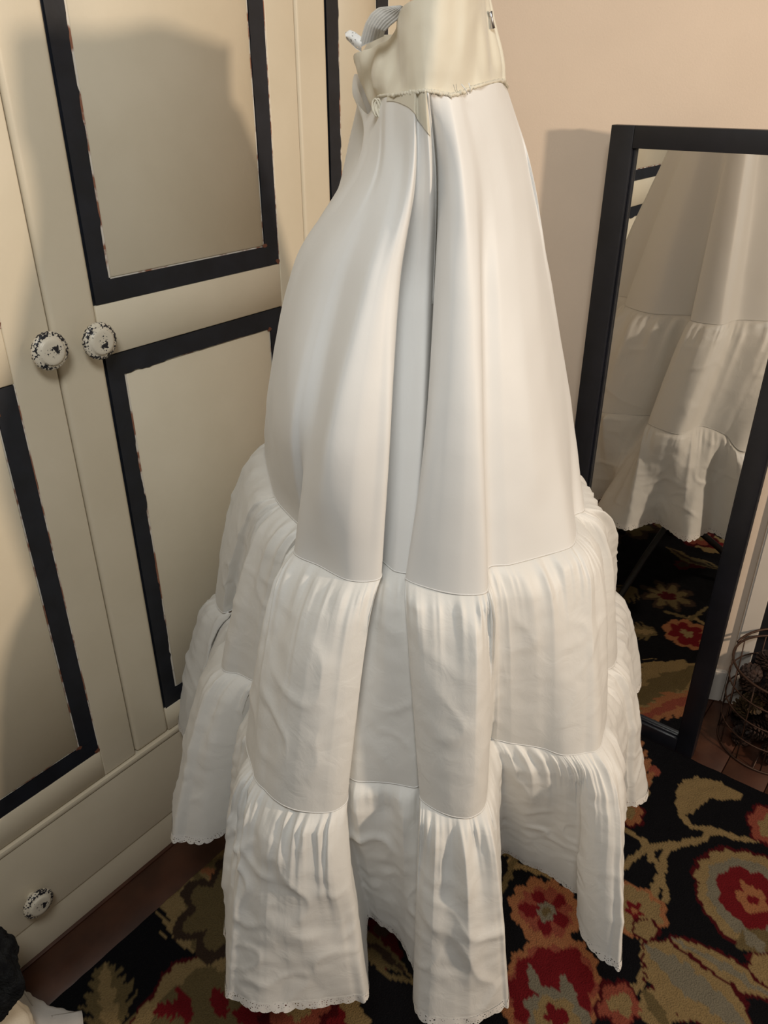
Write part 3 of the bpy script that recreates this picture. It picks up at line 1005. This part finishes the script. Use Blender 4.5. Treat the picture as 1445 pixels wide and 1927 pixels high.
# arms that spread waist and bodice
V, F = tube([(-.035, -.03, 1.226), (0, 0, 1.232), (.05, -.03, 1.226)], .006, 8)
obj('waist_arm', V, F, M['stand'], stand, True)
V, F = tube([(0, -.10, 1.226), (0, 0, 1.234), (0, .045, 1.228)], .006, 8)
obj('waist_arm', V, F, M['stand'], stand, True)

# ---------------------------------------------------------------- wire basket with pine cones
BC = (1.492, .127)
BR, BH = .104, .205
bk = empty('wire_basket', 'round brown wire basket filled with pine cones beside the mirror', 'basket', R(BC[0], BC[1], 0), RZ)
def ringpts(r, z, n=48):
    return [(r * math.cos(2 * math.pi * k / n), r * math.sin(2 * math.pi * k / n), z) for k in range(n)]
for z, r, th in ((BH, BR, .0026), (.160, BR - .001, .0017), (.112, BR - .003, .0017), (.062, BR - .005, .0017), (.0035, BR - .008, .0024)):
    V, F = tube(ringpts(r, z), th, 8, True)
    obj('rim' if z == BH else 'hoop', V, F, M['wire'], bk, True)
for k in range(12):
    an = 2 * math.pi * k / 12 + .15
    V, F = tube([((BR - .008) * math.cos(an), (BR - .008) * math.sin(an), .003), ((BR - .001) * math.cos(an), (BR - .001) * math.sin(an), BH)], .0013, 6)
    obj('upright', V, F, M['wire'], bk, True)
V, F = tube([((BR - .008) * math.cos(t), 0, .0035) for t in (0, math.pi)], .0015, 6)
obj('base_wire', V, F, M['wire'], bk, True)
V, F = tube([(0, (BR - .008) * math.cos(t), .0035) for t in (0, math.pi)], .0015, 6)
obj('base_wire', V, F, M['wire'], bk, True)
V, F = tube([(BR * 1.03 * math.cos(t), BR * 1.03 * math.sin(t), BH + .003 + .016 * math.sin(math.pi * (t + 1.2) / 2.6)) for t in np.linspace(-1.2, 1.4, 20)], .0026, 8)
obj('handle', V, F, M['wire'], bk, True)
# pine cone mesh: spiral of scales round a core
def cone_mesh():
    V, F = [], []
    nsc = 72
    for i in range(nsc):
        t = i / nsc
        an = i * 2.39996
        z = -.019 + .038 * t
        rr = .0225 * math.sin(math.pi * (.16 + .80 * t)) ** .7
        up = .004 + .006 * t
        w = .0052 * (1 - .35 * t)
        c, s = math.cos(an), math.sin(an)
        def P(rad, side, h):
            return (rad * c - side * s, rad * s + side * c, h)
        o_ = len(V)
        V += [P(.003, -w * .4, z), P(.003, w * .4, z), P(rr * .8, w, z + up * .6), P(rr * .8, -w, z + up * .6), P(rr, w * .45, z + up), P(rr, -w * .45, z + up), P(rr * .8, 0, z + up * .6 - .0035)]
        F += [(o_, o_+1, o_+2, o_+3), (o_+3, o_+2, o_+4, o_+5), (o_+5, o_+4, o_+6), (o_+4, o_+2, o_+6), (o_+3, o_+5, o_+6), (o_, o_+3, o_+6), (o_+2, o_+1, o_+6), (o_+1, o_, o_+6)]
    return V, F
Vc, Fc = cone_mesh()
first = {}
k = 0
for lz in (.031, .078, .125, .172):
    spots = [(0, 0)] + [(.0615 * math.cos(q), .0615 * math.sin(q)) for q in [math.pi / 3 * j + lz * 11 for j in range(6)]]
    for (x, y) in spots:
        gold = k in (12, 9, 16)
        key = 'g' if gold else 'b'
        if key not in first:
            o = obj('pine_cone', Vc, Fc, M['cone_gold' if gold else 'cone'])
            first[key] = o
        else:
            o = first[key].copy()
            SC.collection.objects.link(o)
        p = R(BC[0] + x * math.cos(0) , BC[1] + y, lz + random.uniform(-.001, .001))
        o.location = p
        o.rotation_euler = (random.uniform(-.5, .5) + (1.57 if k % 3 else 0), random.uniform(-.5, .5), random.uniform(0, 6.28))
        o['category'] = 'pine cone'
        o['group'] = 'golden pine cones in the wire basket' if gold else 'dark pine cones in the wire basket'
        o['label'] = 'golden brown pine cone among darker ones in the wire basket' if gold else 'dark brown pine cone piled inside the wire basket'
        k += 1
# ---------------------------------------------------------------- things at the lower left corner
def blob(name, center, rad, material, seed, amp, fs, parent=None, res=5, flat=None, fine=0.0):
    bm = bmesh.new()
    bmesh.ops.create_icosphere(bm, subdivisions=res, radius=1)
    for v in bm.verts:
        d = v.co.copy()
        k = 1 + amp * noise.noise(d * fs + Vector((seed, 0, 0))) + .35 * amp * noise.noise(d * fs * 2.7 + Vector((0, seed, 0))) + fine * noise.noise(d * 26)
        sq = 1.0
        v.co = Vector((d.x * rad[0] * k, d.y * rad[1] * k, d.z * rad[2] * k))
        if flat is not None and v.co.z < flat: v.co.z = flat + (v.co.z - flat) * .05
    me = bpy.data.meshes.new(name)
    bm.to_mesh(me); bm.free()
    me.materials.append(material)
    me.polygons.foreach_set('use_smooth', [True] * len(me.polygons))
    o = bpy.data.objects.new(name, me)
    o.location = center
    SC.collection.objects.link(o)
    if parent is not None: o.parent = parent
    return o

bag = empty('canvas_bag', 'cream canvas bag on the floor at the lower left under the black fleece', 'bag', R(.096, .822, 0), RZ)
blob('bag_body', (0, 0, .060), (.120, .082, .044), M['cream_cloth'], 3.0, .10, 1.6, bag, 5, -.044)
fle = blob('fleece_garment', R(.176, .820, .188), (.050, .046, .078), M['fleece'], 8.0, .30, 1.7, None, 5, None, .05)
fle['label'] = 'crumpled black fleece garment draped on the cream bag by the wardrobe drawer'
fle['category'] = 'garment'
outl = [on_z(x, y, .020) for x, y in ((30,1838),(48,1864),(70,1877),(95,1893),(124,1900),(154,1902),(159,1940),(150,1990),(60,2010),(-30,1990),(-30,1870))]
c0 = sum((p for p in outl), Vector()) / len(outl)
V, F = [], []
n_ = len(outl); m_ = 9
pts = []
for k in range(n_):
    for q in range(m_):
        t = q / m_
        p = outl[k].lerp(outl[(k + 1) % n_], t)
        pts.append(p + Vector((noise.noise(p * 90) * .003, noise.noise(p * 90 + Vector((5, 0, 0))) * .003, 0)))
N_ = len(pts)
for r_ in (1, .8, .55, .3):
    for p in pts:
        w = c0.lerp(p, r_)
        V.append(Vector((w.x, w.y, .0165 + .007 * (noise.noise(w * 22) + .5) * (1.1 - r_ * .6))))
nt_ = len(V)
for i in range(3):
    for k in range(N_):
        a, b = i * N_ + k, i * N_ + (k + 1) % N_
        F.append((a, b, b + N_, a + N_))
F.append(tuple(3 * N_ + k for k in range(N_)))
V += [v - Vector((0, 0, .0022)) for v in V[:N_]]
for k in range(N_):
    F.append((k, nt_ + k, nt_ + (k + 1) % N_, (k + 1) % N_))
cl = obj('floor_cloth', [v - c0 for v in V], F, M['pale_cloth'], None, True)
cl.location = c0 - Vector((0, 0, 0))
cl['label'] = 'pale grey cloth lying at the rug edge beside the cream bag'
cl['category'] = 'cloth'
